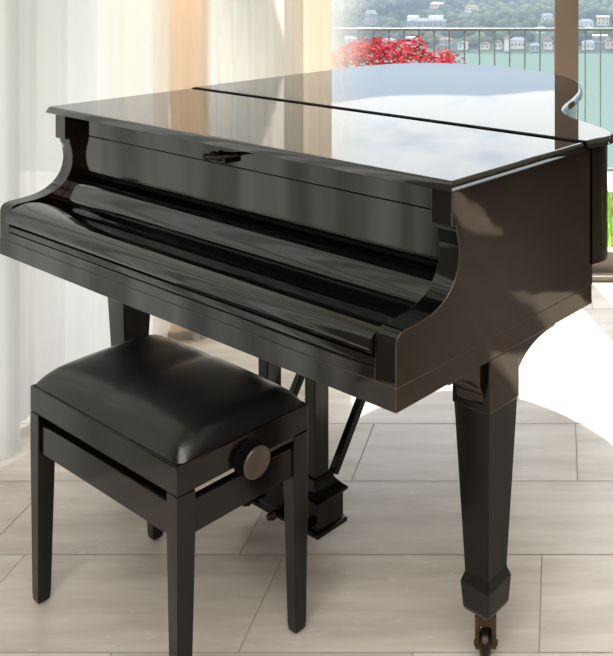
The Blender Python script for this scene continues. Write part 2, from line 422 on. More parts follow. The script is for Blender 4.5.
SUN_GAPS = [(.86, 1.33, 1.66, 2.12), (2.14, 3.12, 1.74, 2.10)]  # unseen openings added to shape sun patches mirrored in the piano side
xs_ = [.78]
for a, b, z0, z1 in SUN_GAPS:
    wl.box(xs_[-1], a, oy0, oy1, 0, 2.44); wl.box(a, b, oy0, oy1, 0, z0); wl.box(a, b, oy0, oy1, z1, 2.44); xs_.append(b)
wl.box(xs_[-1], XR, oy0, oy1, 0, 2.44)
struct(wl, 'sun_mask_wall', M['wall'], smooth=False)  # unseen wall added to block the sun around the openings
for i, (a, b, z0, z1) in enumerate(SUN_GAPS):
    f = MB(); e = .02
    f.box(a, b, YF + .03, YF + .07, z0, z0 + e); f.box(a, b, YF + .03, YF + .07, z1 - e, z1); f.box(a, a + e, YF + .03, YF + .07, z0 + e, z1 - e); f.box(b - e, b, YF + .03, YF + .07, z0 + e, z1 - e)
    o = struct(f, 'window_%d' % (5 + i), M['greyframe'], smooth=False)  # frame of an added sun opening
    MB().add([(a, YF + .05, z0), (b, YF + .05, z0), (b, YF + .05, z1), (a, YF + .05, z1)], [(0, 1, 2, 3)]).build('pane', M['glass'], o, smooth=False)
struct(MB().box(-1.7, .78, YF - .10, YF - .045, 0, .022), 'trim_1', M['greyframe'], bevel=.004)
# window front on the left, hidden behind the curtains
for i, (a, b) in enumerate([(1.42, 2.74), (2.74, YF)]):
    f = MB(); f.box(XL - .05, XL + .02, a, a + .06, 0, 2.44); f.box(XL - .05, XL + .02, a + .06, b, 0, .08); f.box(XL - .05, XL + .02, a + .06, b, 2.36, 2.44)
    o = struct(f, 'window_%d' % (3 + i), M['greyframe'], bevel=.003)
    MB().add([(XL - .02, a + .06, .08), (XL - .02, b, .08), (XL - .02, b, 2.36), (XL - .02, a + .06, 2.36)], [(0, 1, 2, 3)]).build('pane', M['glass'], o, smooth=False)
struct(MB().box(XL - .15, XL, 1.42, YF + .12, 2.44, ZC), 'wall_left_lintel', M['wall'])

# ------------------------------------------------------------------ curtains
def curtain(name, pts, mat, label, amp=.03, period=.10, seed=0, z0=.012, z1=2.5, hem=0):
    rnd = random.Random(seed)
    P = [Vector(p) for p in smooth_curve(pts, 24)]
    L_ = [0]
    for a, b in zip(P[:-1], P[1:]): L_.append(L_[-1] + (b - a).length)
    tot = L_[-1]; n = int(tot / .011) + 2; vs = []; fs = []; al = []
    ph = rnd.uniform(0, 6); zs = [z0, .05, .4, .9, 1.4, 1.9, z1]
    for i in range(n):
        s = tot * i / (n - 1)
        j = max(k for k in range(len(L_)) if L_[k] <= s + 1e-9); j = min(j, len(P) - 2)
        t = (s - L_[j]) / max(1e-9, L_[j + 1] - L_[j]); p = P[j].lerp(P[j + 1], t); d = (P[j + 1] - P[j]).normalized(); nrm = Vector((-d.y, d.x))
        for z in zs:
            k = 1 - .25 * z / z1
            a = amp * k * (.7 + .5 * noise.noise(Vector((s * 3.1, seed * 5.3, z * .25))))
            ang = 2 * math.pi * s / period + ph + 1.6 * noise.noise(Vector((s * 2.3, seed * 9.1, z * .22)))
            q = p + nrm * (a * math.sin(ang)) + d * (.35 * a * math.sin(2 * ang))
            vs.append((q.x, q.y, z)); al.append(i / (n - 1))
    m = len(zs)
    for i in range(n - 1):
        for k in range(m - 1):
            fs.append((i * m + k, (i + 1) * m + k, (i + 1) * m + k + 1, i * m + k + 1))
    c = P[len(P) // 2]
    o = MB().add(vs, fs).build(name, mat, off=(c.x, c.y, 0), angle=80); o.location = (c.x, c.y, 0)
    at = o.data.attributes.new('along', 'FLOAT', 'POINT')
    for i, a in enumerate(al): at.data[i].value = a
    tag(o, label, 'curtain', 'white sheer curtains')
    return o
curtain('curtain', [(-1.62, 1.45), (-1.605, 1.9), (-1.585, 2.3), (-1.548, 2.585)], M['sheer_grey'],
        'thick greyish white curtain at the left edge, nearest the camera', amp=.020, period=.15, seed=1)
curtain('curtain', [(-1.475, 3.29), (-1.40, 3.32), (-1.29, 3.345)], M['sheer_thin'],
        'thin see-through white curtain drawn in front of the peach column', amp=.010, period=.07, seed=9)
curtain('curtain', [(-1.66, 2.66), (-1.60, 2.9), (-1.55, 3.15), (-1.50, 3.33), (-1.455, 3.365)], M['sheer'],
        'white sheer curtain hanging left of the peach column behind the keyboard end', amp=.022, period=.13, seed=2)
curtain('curtain', [(-1.40, 3.62), (-1.32, 3.74), (-1.22, 3.84), (-1.10, 3.90)], M['sheer_soft'],
        'white sheer curtain in narrow folds just right of the peach column', amp=.02, period=.075, seed=3)
curtain('curtain', [(-1.20, 3.955), (-1.08, 3.96), (-.995, 3.955)], M['sheer_warm'],
        'cream curtain gathered beside the clear window, left of the red maple', amp=.011, period=.075, seed=4)
curtain('curtain', [(-1.01, 4.02), (-.90, 4.02), (-.80, 4.02)], M['sheer_edge'],
        'thinnest sheer curtain edge drawn over the window in front of the red maple', amp=.008, period=.08, seed=5)

# ------------------------------------------------------------------ grand piano
YAW = R(35.1784); POX, POY = -.28074, 1.56014
W = 1.48
PC = (-.74, .60)                                     # base point in the piano's own x (along keys), y (depth)
cs, sn = math.cos(YAW), math.sin(YAW)
def pw(X, Y, Z=0): return (POX + X * cs + Y * sn, POY - X * sn + Y * cs, Z)
piano = empty('grand_piano', pw(*PC), -YAW)
tag(piano, 'black lacquered baby grand piano with closed lid in front of the lake window', 'piano')
OFF = (PC[0], PC[1], 0)
def part(mb, name, mat, parent=None, **kw): return mb.build(name, mat, parent or piano, off=OFF, **kw)

# lid: outline in plan, moulded edge
tail = [(-1.497, .95), (-1.497, 1.15), (-1.487, 1.30), (-1.43, 1.445), (-1.31, 1.545), (-1.13, 1.590), (-.94, 1.580), (-.748, 1.525), (-.572, 1.414),
        (-.445, 1.25), (-.364, 1.10), (-.304, .965), (-.250, .878), (-.17, .812), (-.065, .757), (.008, .706), (.030, .655), (.022, .612)]
tail = smooth_curve(tail, 7)
def inset(poly, d):
    n = len(poly); out = []
    for i in range(n):
        a, b, c = Vector(poly[i - 1]), Vector(poly[i]), Vector(poly[(i + 1) % n])
        e1 = (b - a).normalized(); e2 = (c - b).normalized()
        n1 = Vector((e1.y, -e1.x)); n2 = Vector((e2.y, -e2.x)); m = (n1 + n2)
        m = m.normalized() if m.length > 1e-6 else n1
        k = d / max(.45, m.dot(n1)); out.append((b.x + m.x * k, b.y + m.y * k))
    return out
def slab(outline, levels):
    """levels: (inset, z); outline clockwise"""
    n = len(outline); mb = MB(); vs = []; fs = []
    for d, z in levels: vs += [(x, y, z) for x, y in inset(outline, d)]
    for i in range(len(levels) - 1):
        for k in range(n):
            fs.append((i * n + k, i * n + (k + 1) % n, (i + 1) * n + (k + 1) % n, (i + 1) * n + k))
    fs.append(tuple(range(n - 1, -1, -1))); t = (len(levels) - 1) * n; fs.append(tuple(range(t, t + n)))
    return mb.add(vs, fs)
LEV = [(.003, .983), (0, .9845), (0, .9860), (.0045, .9965), (.0068, 1.0000), (.0085, 1.0012), (.0105, 1.0018), (.012, 1.002)]
HY = .573
mainlid = [(-1.497, HY + .006)] + tail + [(.0165, HY + .006)]
flap = [(-1.497, .1255), (-1.497, HY - .006), (.0165, HY - .006), (.0165, .1255)]
def lid_part(outline, name, up=0):
    # moulding on the outer edges only: the hinge side stays straight
    n = len(outline); vs = []; fs = []; mb = MB()
    for d, z in LEV:
        ins = inset(outline, d)
        for (x, y), (x0, y0) in zip(ins, outline):
            if abs(y0 - HY) < .0065: y = y0
            vs.append((x, y, z + up))
    for i in range(len(LEV) - 1):
        for k in range(n):
            fs.append((i * n + k, i * n + (k + 1) % n, (i + 1) * n + (k + 1) % n, (i + 1) * n + k))
    fs.append(tuple(range(n - 1, -1, -1))); t = (len(LEV) - 1) * n; fs.append(tuple(range(t, t + n)))
    o = part(mb.add(vs, fs), name, M['lid'], angle=28)
    for p in o.data.polygons:
        if len(p.vertices) > 4 or abs(p.normal.z) > .9995: p.use_smooth = False
    return o
lid_part(mainlid, 'lid', .003); lid_part(flap, 'lid_flap')
part(MB().box(-1.484, .004, HY - .0055, HY + .0055, .984, 1.0045), 'lid_hinge', M['groove'])  # black hinge strip that also paints the dark gap between lid parts

# rim: bent side, tail and spine
rim_out = inset(mainlid, .0185)
rim_in = inset(mainlid, .062)
i0 = 1; i1 = len(mainlid) - 1
o_ = [p for p in rim_out[1:-1]]; n_ = [p for p in rim_in[1:-1]]
o_ = [(-1.4785, .625)] + o_ + [(0, .625)]; n_ = [(-1.435, .625)] + n_ + [(-.047, .625)]
m = MB(); k = len(o_); vs = []; fs = []
for (x, y) in o_: vs.append((x, y, .716)); 
for (x, y) in o_: vs.append((x, y, .9825))
for (x, y) in n_: vs.append((x, y, .9825))
for (x, y) in n_: vs.append((x, y, .716))
for r in range(4):
    for i in range(k - 1):
        fs.append((r * k + i, r * k + i + 1, ((r + 1) % 4) * k + i + 1, ((r + 1) % 4) * k + i))
fs += [(0, k, 2 * k, 3 * k), (k - 1, 2 * k - 1, 3 * k - 1, 4 * k - 1)]
part(m.add(vs, fs), 'rim', M['satin'], bevel=.0025)
sbp = [(x, y) for x, y in n_]
m = MB(); k = len(sbp)
m.add([(x, y, .76) for x, y in sbp] + [(x, y, .775) for x, y in sbp],
      [tuple(range(k)), tuple(range(2 * k - 1, k - 1, -1))] + [(i, (i + 1) % k, (i + 1) % k + k, i + k) for i in range(k)])
part(m, 'soundboard', M['soundboard'])
for xa, ya, xb, yb in ((-1.2, .63, -1.15, 1.50), (-.8, .63, -.95, 1.50), (-.4, .63, -.62, 1.32)):
    part(MB().bar((xa, ya, .735), (xb, yb, .735), .07, .05), 'beam', M['legblack'], bevel=.004)

def two_tone(o):
    # polished black fronts, worn brownish outer sides
    o.data.materials.append(M['satin']); o.data.materials.append(M['worn'])
    for p in o.data.polygons:
        if abs(p.normal.x) > .9: p.material_index = 1
    o.modifiers['bevel'].material = 2  # lighter bevels: rubbed wear plus painted edge highlights
    return o
# side arms with their scooped front
def arm_prof():
    p = [(0, .668), (0, .742), (.003, .753), (.010, .760), (.022, .7635)]
    p += smooth_curve([(.022, .7635), (.060, .765), (.092, .770), (.120, .7815), (.142, .799), (.157, .822), (.164, .850), (.163, .876), (.158, .898)], 5)[1:]
    p += [(.156, .906), (.156, .9125), (.1435, .9135), (.1435, .9825), (.622, .9825), (.622, .668)]
    return p
for x0, x1 in ((-.052, 0), (-W, -W + .052)):
    two_tone(part(MB().prism_x(arm_prof(), x0, x1), 'side_arm', M['lacquer'], bevel=.0015))
# keybed: band along the sides and the front board under the keys
two_tone(part(MB().box(-W - .001, .001, -.0004, .617, .6265, .6692), 'keybed', M['lacquer'], bevel=.0012))
fb = MB().prism_x([(.0, .6694), (.0, .6905), (.0015, .692), (.03, .692), (.03, .6694)], -W + .0521, -.0521)
part(fb, 'front_board', M['lacquer'], bevel=.0012)
part(MB().prism_x([(.001, .6935), (.001, .7025), (.003, .7075), (.009, .7098), (.06, .7098), (.06, .6935)], -W + .0522, -.0522), 'key_slip', M['lacquer'], bevel=.001)
# closed fallboard: rolled nose, hollow, raised hump to the hinge
fp = [(.030, .7125), (.006, .7125)] + smooth_curve([(.006, .7125), (-.004, .7165), (-.0095, .725), (-.0095, .735), (-.004, .746), (.008, .7545), (.026, .7600), (.048, .7615),
      (.070, .7605), (.094, .7575), (.115, .7555), (.130, .7585), (.142, .7680), (.152, .7810), (.162, .7925), (.174, .7995), (.188, .8020), (.200, .8020)], 5)[1:] + \
     [(.203, .800), (.204, .780), (.204, .7125)]
part(MB().prism_x(fp, -W + .0545, -.0545), 'fallboard', M['lacquer'], angle=50)
part(MB().prism_x([(.2045, .76), (.2045, .792), (.215, .792), (.215, .81), (.19, .812), (.19, .822), (.205, .826), (.25, .826), (.25, .76)], -W + .053, -.053), 'hinge_rail', M['groove'])
# board above the fallboard and the fascia with the lock
part(MB().prism_x([(.184, .826), (.184, .9235), (.21, .9235), (.21, .826)], -W + .053, -.053), 'music_panel', M['lacquer'], bevel=.0015)
part(MB().prism_x([(.178, .926), (.178, .9815), (.215, .9815), (.215, .926)], -W + .053, -.053), 'fascia', M['lacquer'], bevel=.0015)
lk = MB(); qx, qz = -.792, .942
lk.lathe((qx, .178, qz), (0, -1, 0), [(0, .011), (.004, .011), (.006, .007), (.016, .006), (.018, .010), (.024, .010), (.026, .006)], 20)
lk.tube([(qx, .158, qz), (qx + .023, .156, qz + .004), (qx + .048, .156, qz + .0055), (qx + .078, .156, qz + .0115), (qx + .108, .158, qz + .017), (qx + .130, .162, qz + .0185)], [.006, .005, .0055, .005, .004, .002], 10)
lk.box(qx + .066, qx + .078, .156, .179, qz - .006, qz + .012); lk.box(qx + .032, qx + .046, .160, .179, qz - .006, qz + .005)
tag(part(lk, 'lock_latch', M['darkmetal'], bevel=.0008), 'small dark bronze latch of the lid lock')

# legs
def leg(cx, cy, h=.047, brackets=True, side=1):
    lv = [(h * .62, h * .62, .10), (h * .70, h * .70, .108), (h * .78, h * .78, .158), (h * .76, h * .76, .163), (h * .66, h * .66, .176),
          (h * .645, h * .645, .182), (h * .97, h * .97, .520)]
    top = .6265 if brackets else .716
    lv += [(h * 1.02, h * 1.02, .5215), (h * 1.02, h * 1.02, top)]
    lg = part(MB().stack(cx, cy, lv), 'leg', M['legblack'], bevel=.0016, angle=14)
    lg.data.materials.append(M['satin'])
    for p in lg.data.polygons:
        if abs(p.normal.x) > .9 and p.center.z > .52: p.material_index = 1
    ca, sa = math.cos(YAW), math.sin(YAW)
    def turned(mb):
        mb.v = [(cx + x * ca - y * sa, cy + x * sa + y * ca, z) for x, y, z in mb.v]; return mb
    c = MB()
    c.lathe((0, 0, .088), (0, 0, 1), [(0, .021), (.010, .022), (.013, .016)], 24)
    for sx in (-1, 1):
        c.prism_x([(-.015, .090), (.015, .090), (.010, .040), (.008, .022), (-.006, .018), (-.014, .030)], sx * .0165 - .0045, sx * .0165 + .0045)
        c.lathe((sx * .0205, -.003, .030), (sx, 0, 0), [(0, .0065), (.003, .006), (.004, .003)], 12)
    c.box(-.020, .020, -.014, .014, .070, .089)
    tag(part(turned(c), 'caster_fork', M['brass'], lg, bevel=.0008), 'brass caster fork')
    wh = MB().lathe((-.0115, -.003, .030), (1, 0, 0), [(0, .020), (.003, .027), (.006, .030), (.017, .030), (.020, .027), (.023, .020)], 32)
    tag(part(turned(wh), 'caster_wheel', M['darkmetal'], lg), 'dark brass caster wheel')
    if brackets:
        def arc(ya, yb):
            # hollow scroll from under the rim down to the leg block
            pts = [(ya, .6265), (ya, .614)]
            for i in range(13):
                a = math.pi / 2 * i / 12
                pts.append((ya + (yb - ya) * (.08 + .92 * math.sin(a)), .530 + .084 * math.cos(a)))
            pts += [(yb, .530), (yb, .6265)]
            return pts
        x0 = cx - .036; x1 = cx + .036
        part(MB().prism_x(arc(cy - h - .103, cy - h * 1.01), x0, x1), 'leg_bracket', M['satin'], bevel=.0015)
        part(MB().prism_x(arc(cy + h + .145, cy + h * 1.01), x0, x1), 'leg_bracket', M['satin'], bevel=.0015)
    return lg
leg(-.0475, .299); leg(-W + .107, .299); leg(-.86, 1.30, .044, False)

# pedal lyre
ly = MB()
LX, LY = -.709, .345
ly.stack(LX, LY, [(.148, .046, .044), (.148, .046, .055), (.140, .040, .058), (.140, .040, .117), (.149, .048, .122), (.149, .048, .128),
                  (.136, .040, .136), (.122, .030, .150), (.112, .026, .166)])
lyre = part(ly, 'pedal_lyre', M['legblack'], bevel=.0018)
for sx in (-1, 1):
    part(MB().stack(LX + sx * .090, LY, [(.0215, .0235, .158), (.0192, .0212, .17), (.0192, .0212, .619)]), 'lyre_post', M['legblack'], lyre, bevel=.002)
    part(MB().bar((LX + sx * .118 - .027, .395, .140), (LX + sx * .118 - .027, .52, .34), .020).bar((LX + sx * .118 - .027, .515, .332), (LX + sx * .118 - .027, .72, .66), .027, .027), 'lyre_brace', M['legblack'], lyre, bevel=.002)
for dx in (-.098, 0, .098):
    pd = MB()
    pr = [(.32, .058), (.298, .059), (.285, .060), (.272, .060)]
    pd.tube([(LX + dx, y, z) for y, z in pr], [.007, .008, .013, .008], 14)
    tag(part(pd, 'pedal', M['brass'], lyre), 'dull brass pedal')

# ------------------------------------------------------------------ adjustable piano bench
bx0, bx1, by0, by1 = -.966, -.402, -.158, .142
BC = ((bx0 + bx1) / 2, (by0 + by1) / 2)
bench = empty('piano_bench', pw(*BC), -YAW)
tag(bench, 'black adjustable piano bench with a padded leather seat in front of the keyboard', 'bench')
BOFF = (BC[0], BC[1], 0)
def bpart(mb, name, mat, parent=None, **kw): return mb.build(name, mat, parent or bench, off=BOFF, **kw)
fr = MB(); t = .03
ro = [(bx0, by0), (bx1, by0), (bx1, by1), (bx0, by1)]; ri = [(bx0 + t, by0 + t), (bx1 - t, by0 + t), (bx1 - t, by1 - t), (bx0 + t, by1 - t)]
fr.add([(x, y, .420) for x, y in ro] + [(x, y, .475) for x, y in ro] + [(x, y, .475) for x, y in ri] + [(x, y, .420) for x, y in ri],
       [(q * 4 + k, q * 4 + (k + 1) % 4, ((q + 1) % 4) * 4 + (k + 1) % 4, ((q + 1) % 4) * 4 + k) for q in range(4) for k in range(4)])
fr.box(bx0 + .02, bx1 - .02, by0 + .02, by1 - .02, .464, .472)
bpart(fr, 'seat_frame', M['bench'], bevel=.0025)
ap = MB(); a0 = .006
ap.box(bx0 + .034, bx1 - .034, by0 + a0, by0 + a0 + .022, .334, .397); ap.box(bx0 + .034, bx1 - .034, by1 - a0 - .022, by1 - a0, .334, .397)
ap.box(bx0 + a0, bx0 + a0 + .022, by0 + .034, by1 - .034, .334, .397); ap.box(bx1 - a0 - .022, bx1 - a0, by0 + .034, by1 - .034, .334, .397)
bpart(ap, 'apron', M['bench'], bevel=.002)
for sx in (0, 1):
    for sy in (0, 1):
        hx = .0185; cx = bx0 + hx if sx == 0 else bx1 - hx; cy = by0 + hx if sy == 0 else by1 - hx
        ex = .003 if sx == 0 else -.003; ey = .003 if sy == 0 else -.003
        lg = MB(); vs = []
        lev = [(.009, 0.), (.0125, .004), (.014, .02), (hx, .335), (hx, .4195)]
        vs = []; fs = []
        for h_, z in lev:
            f_ = (1 - min(1, z / .335)); X = cx - ex * f_ * .6; Y = cy - ey * f_ * .6
            vs += [(X - h_, Y - h_, z), (X + h_, Y - h_, z), (X + h_, Y + h_, z), (X - h_, Y + h_, z)]
        for i in range(len(lev) - 1):
            for k in range(4): fs.append((4 * i + k, 4 * i + (k + 1) % 4, 4 * i + 4 + (k + 1) % 4, 4 * i + 4 + k))
        fs.append((3, 2, 1, 0)); tt = 4 * (len(lev) - 1); fs.append((tt, tt + 1, tt + 2, tt + 3))
        bpart(lg.add(vs, fs), 'leg', M['bench'], bevel=.002)
# padded cushion
n, mm = 44, 30; vs = []; fs = []
cx0, cx1, cy0, cy1 = bx0 + .006, bx1 - .006, by0 + .006, by1 - .006
for j in range(mm + 1):
    for i in range(n + 1):
        u = i / n; v = j / mm
        eu = min(u, 1 - u) * (cx1 - cx0); ev = min(v, 1 - v) * (cy1 - cy0)
        ru = 1 - max(0, 1 - eu / .055) ** 2.4; rv = 1 - max(0, 1 - ev / .055) ** 2.4
        crown = (4 * u * (1 - u)) ** .55 * (4 * v * (1 - v)) ** .55
        z = .474 + .032 * math.sqrt(max(0, ru * rv)) + .022 * crown
        X = cx0 + (cx1 - cx0) * u; Y = cy0 + (cy1 - cy0) * v
        # soft wrinkles pulled in from the front corners and a shallow crease across the middle
        z += .0022 * noise.noise(Vector((X * 9, Y * 9, 3))) * crown
        z -= .0035 * math.exp(-((u - .46) / .05) ** 2) * crown
        vs.append((X, Y, z))
for j in range(mm):
    for i in range(n):
        a = j * (n + 1) + i; fs.append((a, a + 1, a + n + 2, a + n + 1))
cu = MB().add(vs, fs)
ring = [i for i in range(n + 1)] + [(j) * (n + 1) + n for j in range(1, mm + 1)] + [mm * (n + 1) + i for i in range(n - 1, -1, -1)] + [j * (n + 1) for j in range(mm - 1, 0, -1)]
cu.f.append(tuple(reversed(ring)))
bpart(cu, 'seat_cushion', M['leather'], angle=60)
kb = MB()
kY, kZ = -.004, .424
kb.lathe((bx1 - .003, kY, kZ), (1, 0, 0), [(.003, .010), (.022, .010), (.024, .026), (.0255, .0302), (.0285, .0305), (.0305, .0288), (.031, .0265), (.0302, .024), (.0300, .0)], 36)
tag(bpart(kb, 'height_knob', M['knob']), 'round dark wooden height knob')
bpart(MB().lathe((bx1 - .002, kY, kZ + .003), (1, 0, 0), [(0, .035), (.004, .034), (.005, .030)], 32), 'knob_shade_disc', M['groove'])  # black disc painted in for the shade behind the knob
md = MB().tube([(bx0 + .04, kY, .408), (bx1 - .01, kY, .408)], .006, 10)
bpart(md, 'lift_rod', M['darkmetal'])

# ------------------------------------------------------------------ outside: terrace, lawn, kerb, railing
struct(MB().box(-6, 9, YF + .12, 4.42, -.20, -.06), 'terrace_strip', M['terrace'])
struct(MB().box(-6, XL - .16, .6, YF + .12, -.20, -.06), 'terrace_side', M['terrace'])
struct(MB().box(-6, -1.35, 4.42, 5.83, -.20, -.06), 'terrace_corner', M['terrace'])
struct(MB().box(-1.35, 9, 4.42, 5.83, -.30, -.10), 'lawn_ground', M['lawn'])
struct(MB().box(-6, 9, 5.83, 6.40, -.50, -.075), 'kerb_wall', M['stone'], bevel=.01)
g = MB(); rg = random.Random(3)
for i in range(9000):
    x = rg.uniform(-.7, 2.2); y = rg.uniform(4.45, 5.82); h = rg.uniform(.05, .10); a = rg.uniform(0, 6.28); le = rg.uniform(0, .04)
    dx, dy = math.cos(a) * .004, math.sin(a) * .004
    g.add([(x - dx, y - dy, -.102), (x + dx, y + dy, -.102), (x + le * math.sin(a), y - le * math.cos(a), -.10 + h)], [(0, 1, 2)])
tag(g.build('lawn_grass', M['grass'], smooth=False), 'short bright green grass growing in front of the balcony railing', 'grass', kind='stuff')
rl = empty('balcony_railing', (0, 6.2, -.075))
tag(rl, 'metal balcony railing with thin upright bars above the lake', 'railing')
RO = (0, 6.2, -.075)
MB().box(-4.2, 4.2, 6.175, 6.225, .928, .948).build('top_rail', M['rail'], rl, off=RO, bevel=.003)
MB().box(-4.2, 4.2, 6.185, 6.215, -.035, -.012).build('bottom_rail', M['rail'], rl, off=RO, bevel=.002)
bal0 = None
for i in range(-29, 46):
    x = -1.06 + .1035 * i
    if x < -4.1 or x > 3.6: continue
    if bal0 is None:
        bal0 = MB().box(-.005, .005, -.008, .008, -.015, .930).build('baluster', M['baluster'], rl); b = bal0
    else:
        b = bal0.copy(); col.objects.link(b)
    b.parent = rl; b.location = (x, 0, .075)
for x in (-3.9, -1.4 - .9, 1.95, 3.9):
    MB().box(x - .016, x + .016, 6.18, 6.22, -.076, .928).build('post', M['baluster'], rl, off=RO, bevel=.002)

# red maple in front of the railing
mapx, mapy = -1.04, 5.72
mp_ = empty('red_maple', (mapx, mapy, -.10)); tag(mp_, 'red Japanese maple shrub growing behind the window beside the railing', 'shrub')
st = MB(); rm = random.Random(11); tips = []
st.tube([(0, 0, -.02), (.01, 0, .2), (-.01, .01, .42)], [.022, .018, .014], 8)
for i in range(16):
    a = 2 * math.pi * i / 16; r = rm.uniform(.25, .46); hz = rm.uniform(.70, .98)
    e = (r * math.cos(a) * 1.0, r * math.sin(a) * .5, hz)
    st.tube([(0, .0, .38), (e[0] * .4, e[1] * .4, .38 + (hz - .38) * .6), e], [.010, .007, .003], 6); tips.append(e)
st.build('stem', M['bark'], mp_)
lf = MB()
for i in range(3600):
    # drooping layered mounds of narrow leaflets
    x = rm.uniform(-.56, .50); env = 1.01 - .30 * abs((x + .02) / .56) ** 3 + .13 * noise.noise(Vector((x * 6.5, 4.2, 0))) + .07 * noise.noise(Vector((x * 19, 1.2, 0)))
    zz = env - abs(rm.gauss(0, .16)); y = rm.gauss(0, .13)
    if zz < .35: continue
    s = rm.uniform(.028, .06); a = rm.uniform(0, 6.28); dr = rm.uniform(-.9, .35)
    d = Vector((math.cos(a), math.sin(a) * .6, dr)).normalized(); sd = d.cross(Vector((rm.gauss(0, 1), rm.gauss(0, 1), rm.gauss(0, 1)))).normalized() * (s * .14)
    p = Vector((x, y, zz))
    lf.add([p, p + d * s * .5 + sd, p + d * s, p + d * s * .5 - sd], [(0, 1, 2, 3)])
lf.build('foliage', M['maple'], mp_, smooth=False)

# ------------------------------------------------------------------ lake, far shore, village
ZL = -60.
def shore_z(d): return ZL + .13 * (d - 600)
def hill(x, y):
    if y <= 600: return ZL - .15 * (600 - y) * .3
    if y <= 830: return shore_z(y)
    z = shore_z(830); t = min(1, (y - 830) / 700.)
    ridge = 228 + 26 * noise.noise(Vector((x * .0016, 2.2, 0))) + 13 * noise.noise(Vector((x * .006, 7.7, 0))) - .09 * (x + 200) * .6
    e = t * t * (3 - 2 * t) * .5 + t * .5
    n = 8 * noise.noise(Vector((x * .01, y * .01, 0))) * min(1, (y - 830) / 120)
    return z + (ridge - z) * e + n
lake = MB().add([(-4000, 30, ZL), (4000, 30, ZL), (4000, 640, ZL), (-4000, 640, ZL)], [(0, 1, 2, 3)])
struct(lake, 'lake_water', M['lake'], smooth=False)
h = MB(); xs = [-2000 + 40 * i for i in range(101)]; ys = [590, 600, 640, 700, 760, 830] + [830 + 35 * i for i in range(1, 24)]
vs = [(x, y, hill(x, y)) for y in ys for x in xs]; nx = len(xs)
h.add(vs, [(j * nx + i, j * nx + i + 1, (j + 1) * nx + i + 1, (j + 1) * nx + i) for j in range(len(ys) - 1) for i in range(nx - 1)])
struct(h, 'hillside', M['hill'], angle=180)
struct(MB().box(-3.4, -1.62, .6, 6.6, 2.68, 2.80), 'sun_block_slab', M['ceiling'])  # unseen slab added to keep the sun off the left curtains
bk = MB().box(-60, 60, 6.4, 14, -61, -4.5)
struct(bk, 'garden_slope', M['lawn'])

def depth_at(v): return (EYE + 60 + 78) / (.13 + (v - CY) / FPX)
house_spots = []
def house(u, vb, wp, hp, wall, roof, label, kind='gable', rz=0, nwin=3):
    d = depth_at(vb); x = (u - CX) / FPX * d; z = shore_z(d); s = d / FPX; wm = wp * s; hm = hp * s
    o = empty('house', (x, d, z), rz); tag(o, label, 'house', 'village houses across the lake'); house_spots.append((x, d, wm))
    dp = wm * .7; rh = hm * .28 if kind != 'flat' else hm * .12; wh = hm - rh
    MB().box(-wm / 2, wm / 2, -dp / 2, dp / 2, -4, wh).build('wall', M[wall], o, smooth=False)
    r = MB(); e = .5
    if kind == 'flat':
        r.box(-wm / 2 - e, wm / 2 + e, -dp / 2 - e, dp / 2 + e, wh, hm)
    elif kind == 'front':
        r.add([(-wm / 2 - e, -dp / 2 - e, wh), (wm / 2 + e, -dp / 2 - e, wh), (0, -dp / 2 - e, hm), (-wm / 2 - e, dp / 2 + e, wh), (wm / 2 + e, dp / 2 + e, wh), (0, dp / 2 + e, hm)],
              [(0, 1, 2), (5, 4, 3), (0, 2, 5, 3), (1, 4, 5, 2), (0, 3, 4, 1)])
    else:
        r.add([(-wm / 2 - e, -dp / 2 - e, wh), (wm / 2 + e, -dp / 2 - e, wh), (wm / 2 + e, dp / 2 + e, wh), (-wm / 2 - e, dp / 2 + e, wh), (-wm / 2 + dp * .3, 0, hm), (wm / 2 - dp * .3, 0, hm)],
              [(3, 2, 1, 0), (0, 1, 5, 4), (2, 3, 4, 5), (1, 2, 5), (3, 0, 4)])
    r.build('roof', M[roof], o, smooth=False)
    rows = 2 if wh > 5.5 else 1; w0 = None
    for ry in range(rows):
        for i in range(nwin):
            wx = -wm / 2 + wm * (i + .5) / nwin; wz = wh * (ry + .5) / rows
            if w0 is None:
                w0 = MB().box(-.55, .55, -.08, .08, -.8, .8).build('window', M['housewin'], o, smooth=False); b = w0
            else:
                b = w0.copy(); col.objects.link(b); b.parent = o
            b.location = (wx, -dp / 2, wz)
    return o
mans = house(427, 27, 36, 9, 'housegrey', 'roofgrey', 'long grey mansion on the slope, above the railing near the maple', 'gable', 0, 7)
for u0, wpx in ((413, 9), (436, 13)):
    d = depth_at(27); s = d / FPX
    pv = MB(); wm = wpx * s; x = (u0 - 427) * s
    pv.box(x - wm / 2, x + wm / 2, -6, 6, 4.6, 8.6); pv.build('pavilion', M['roofwhite'], mans, smooth=False)
house(371, 24, 11, 14, 'housegrey', 'roofgrey', 'tall pale house above the railing, left of the long grey mansion', 'gable')
house(412, 47, 10, 10, 'housewhite', 'roofwhite', 'white square villa seen between the bars right behind the maple', 'flat', 0, 2)
house(437, 8, 12, 6, 'housepink', 'roofwhite', 'small rose house high on the slope above the long grey mansion', 'gable')
house(472, 12, 13, 7, 'housewhite', 'rooftile', 'small white house high on the slope, midway between mansion and post', 'gable')
house(446, 45, 12, 8, 'housegrey', 'rooftile', 'grey house with brown roof below the mansion, at the right end of the maple', 'gable')
house(463, 49, 10, 8, 'housewhite', 'roofgrey', 'white shoreline house with grey roof, first to the right of the maple', 'front', 0, 2)
house(485, 49, 9, 7, 'housecream', 'rooftile', 'cream shoreline cottage just left of the church tower', 'front', 0, 2)
house(498, 49, 7, 9, 'housewhite', 'rooftile', 'white church hall at the foot of the tower by the shore', 'front', 0, 2)
house(518, 48, 15, 11, 'housewhite', 'roofgrey', 'wide white lakeside house right of the church tower', 'gable', 0, 4)
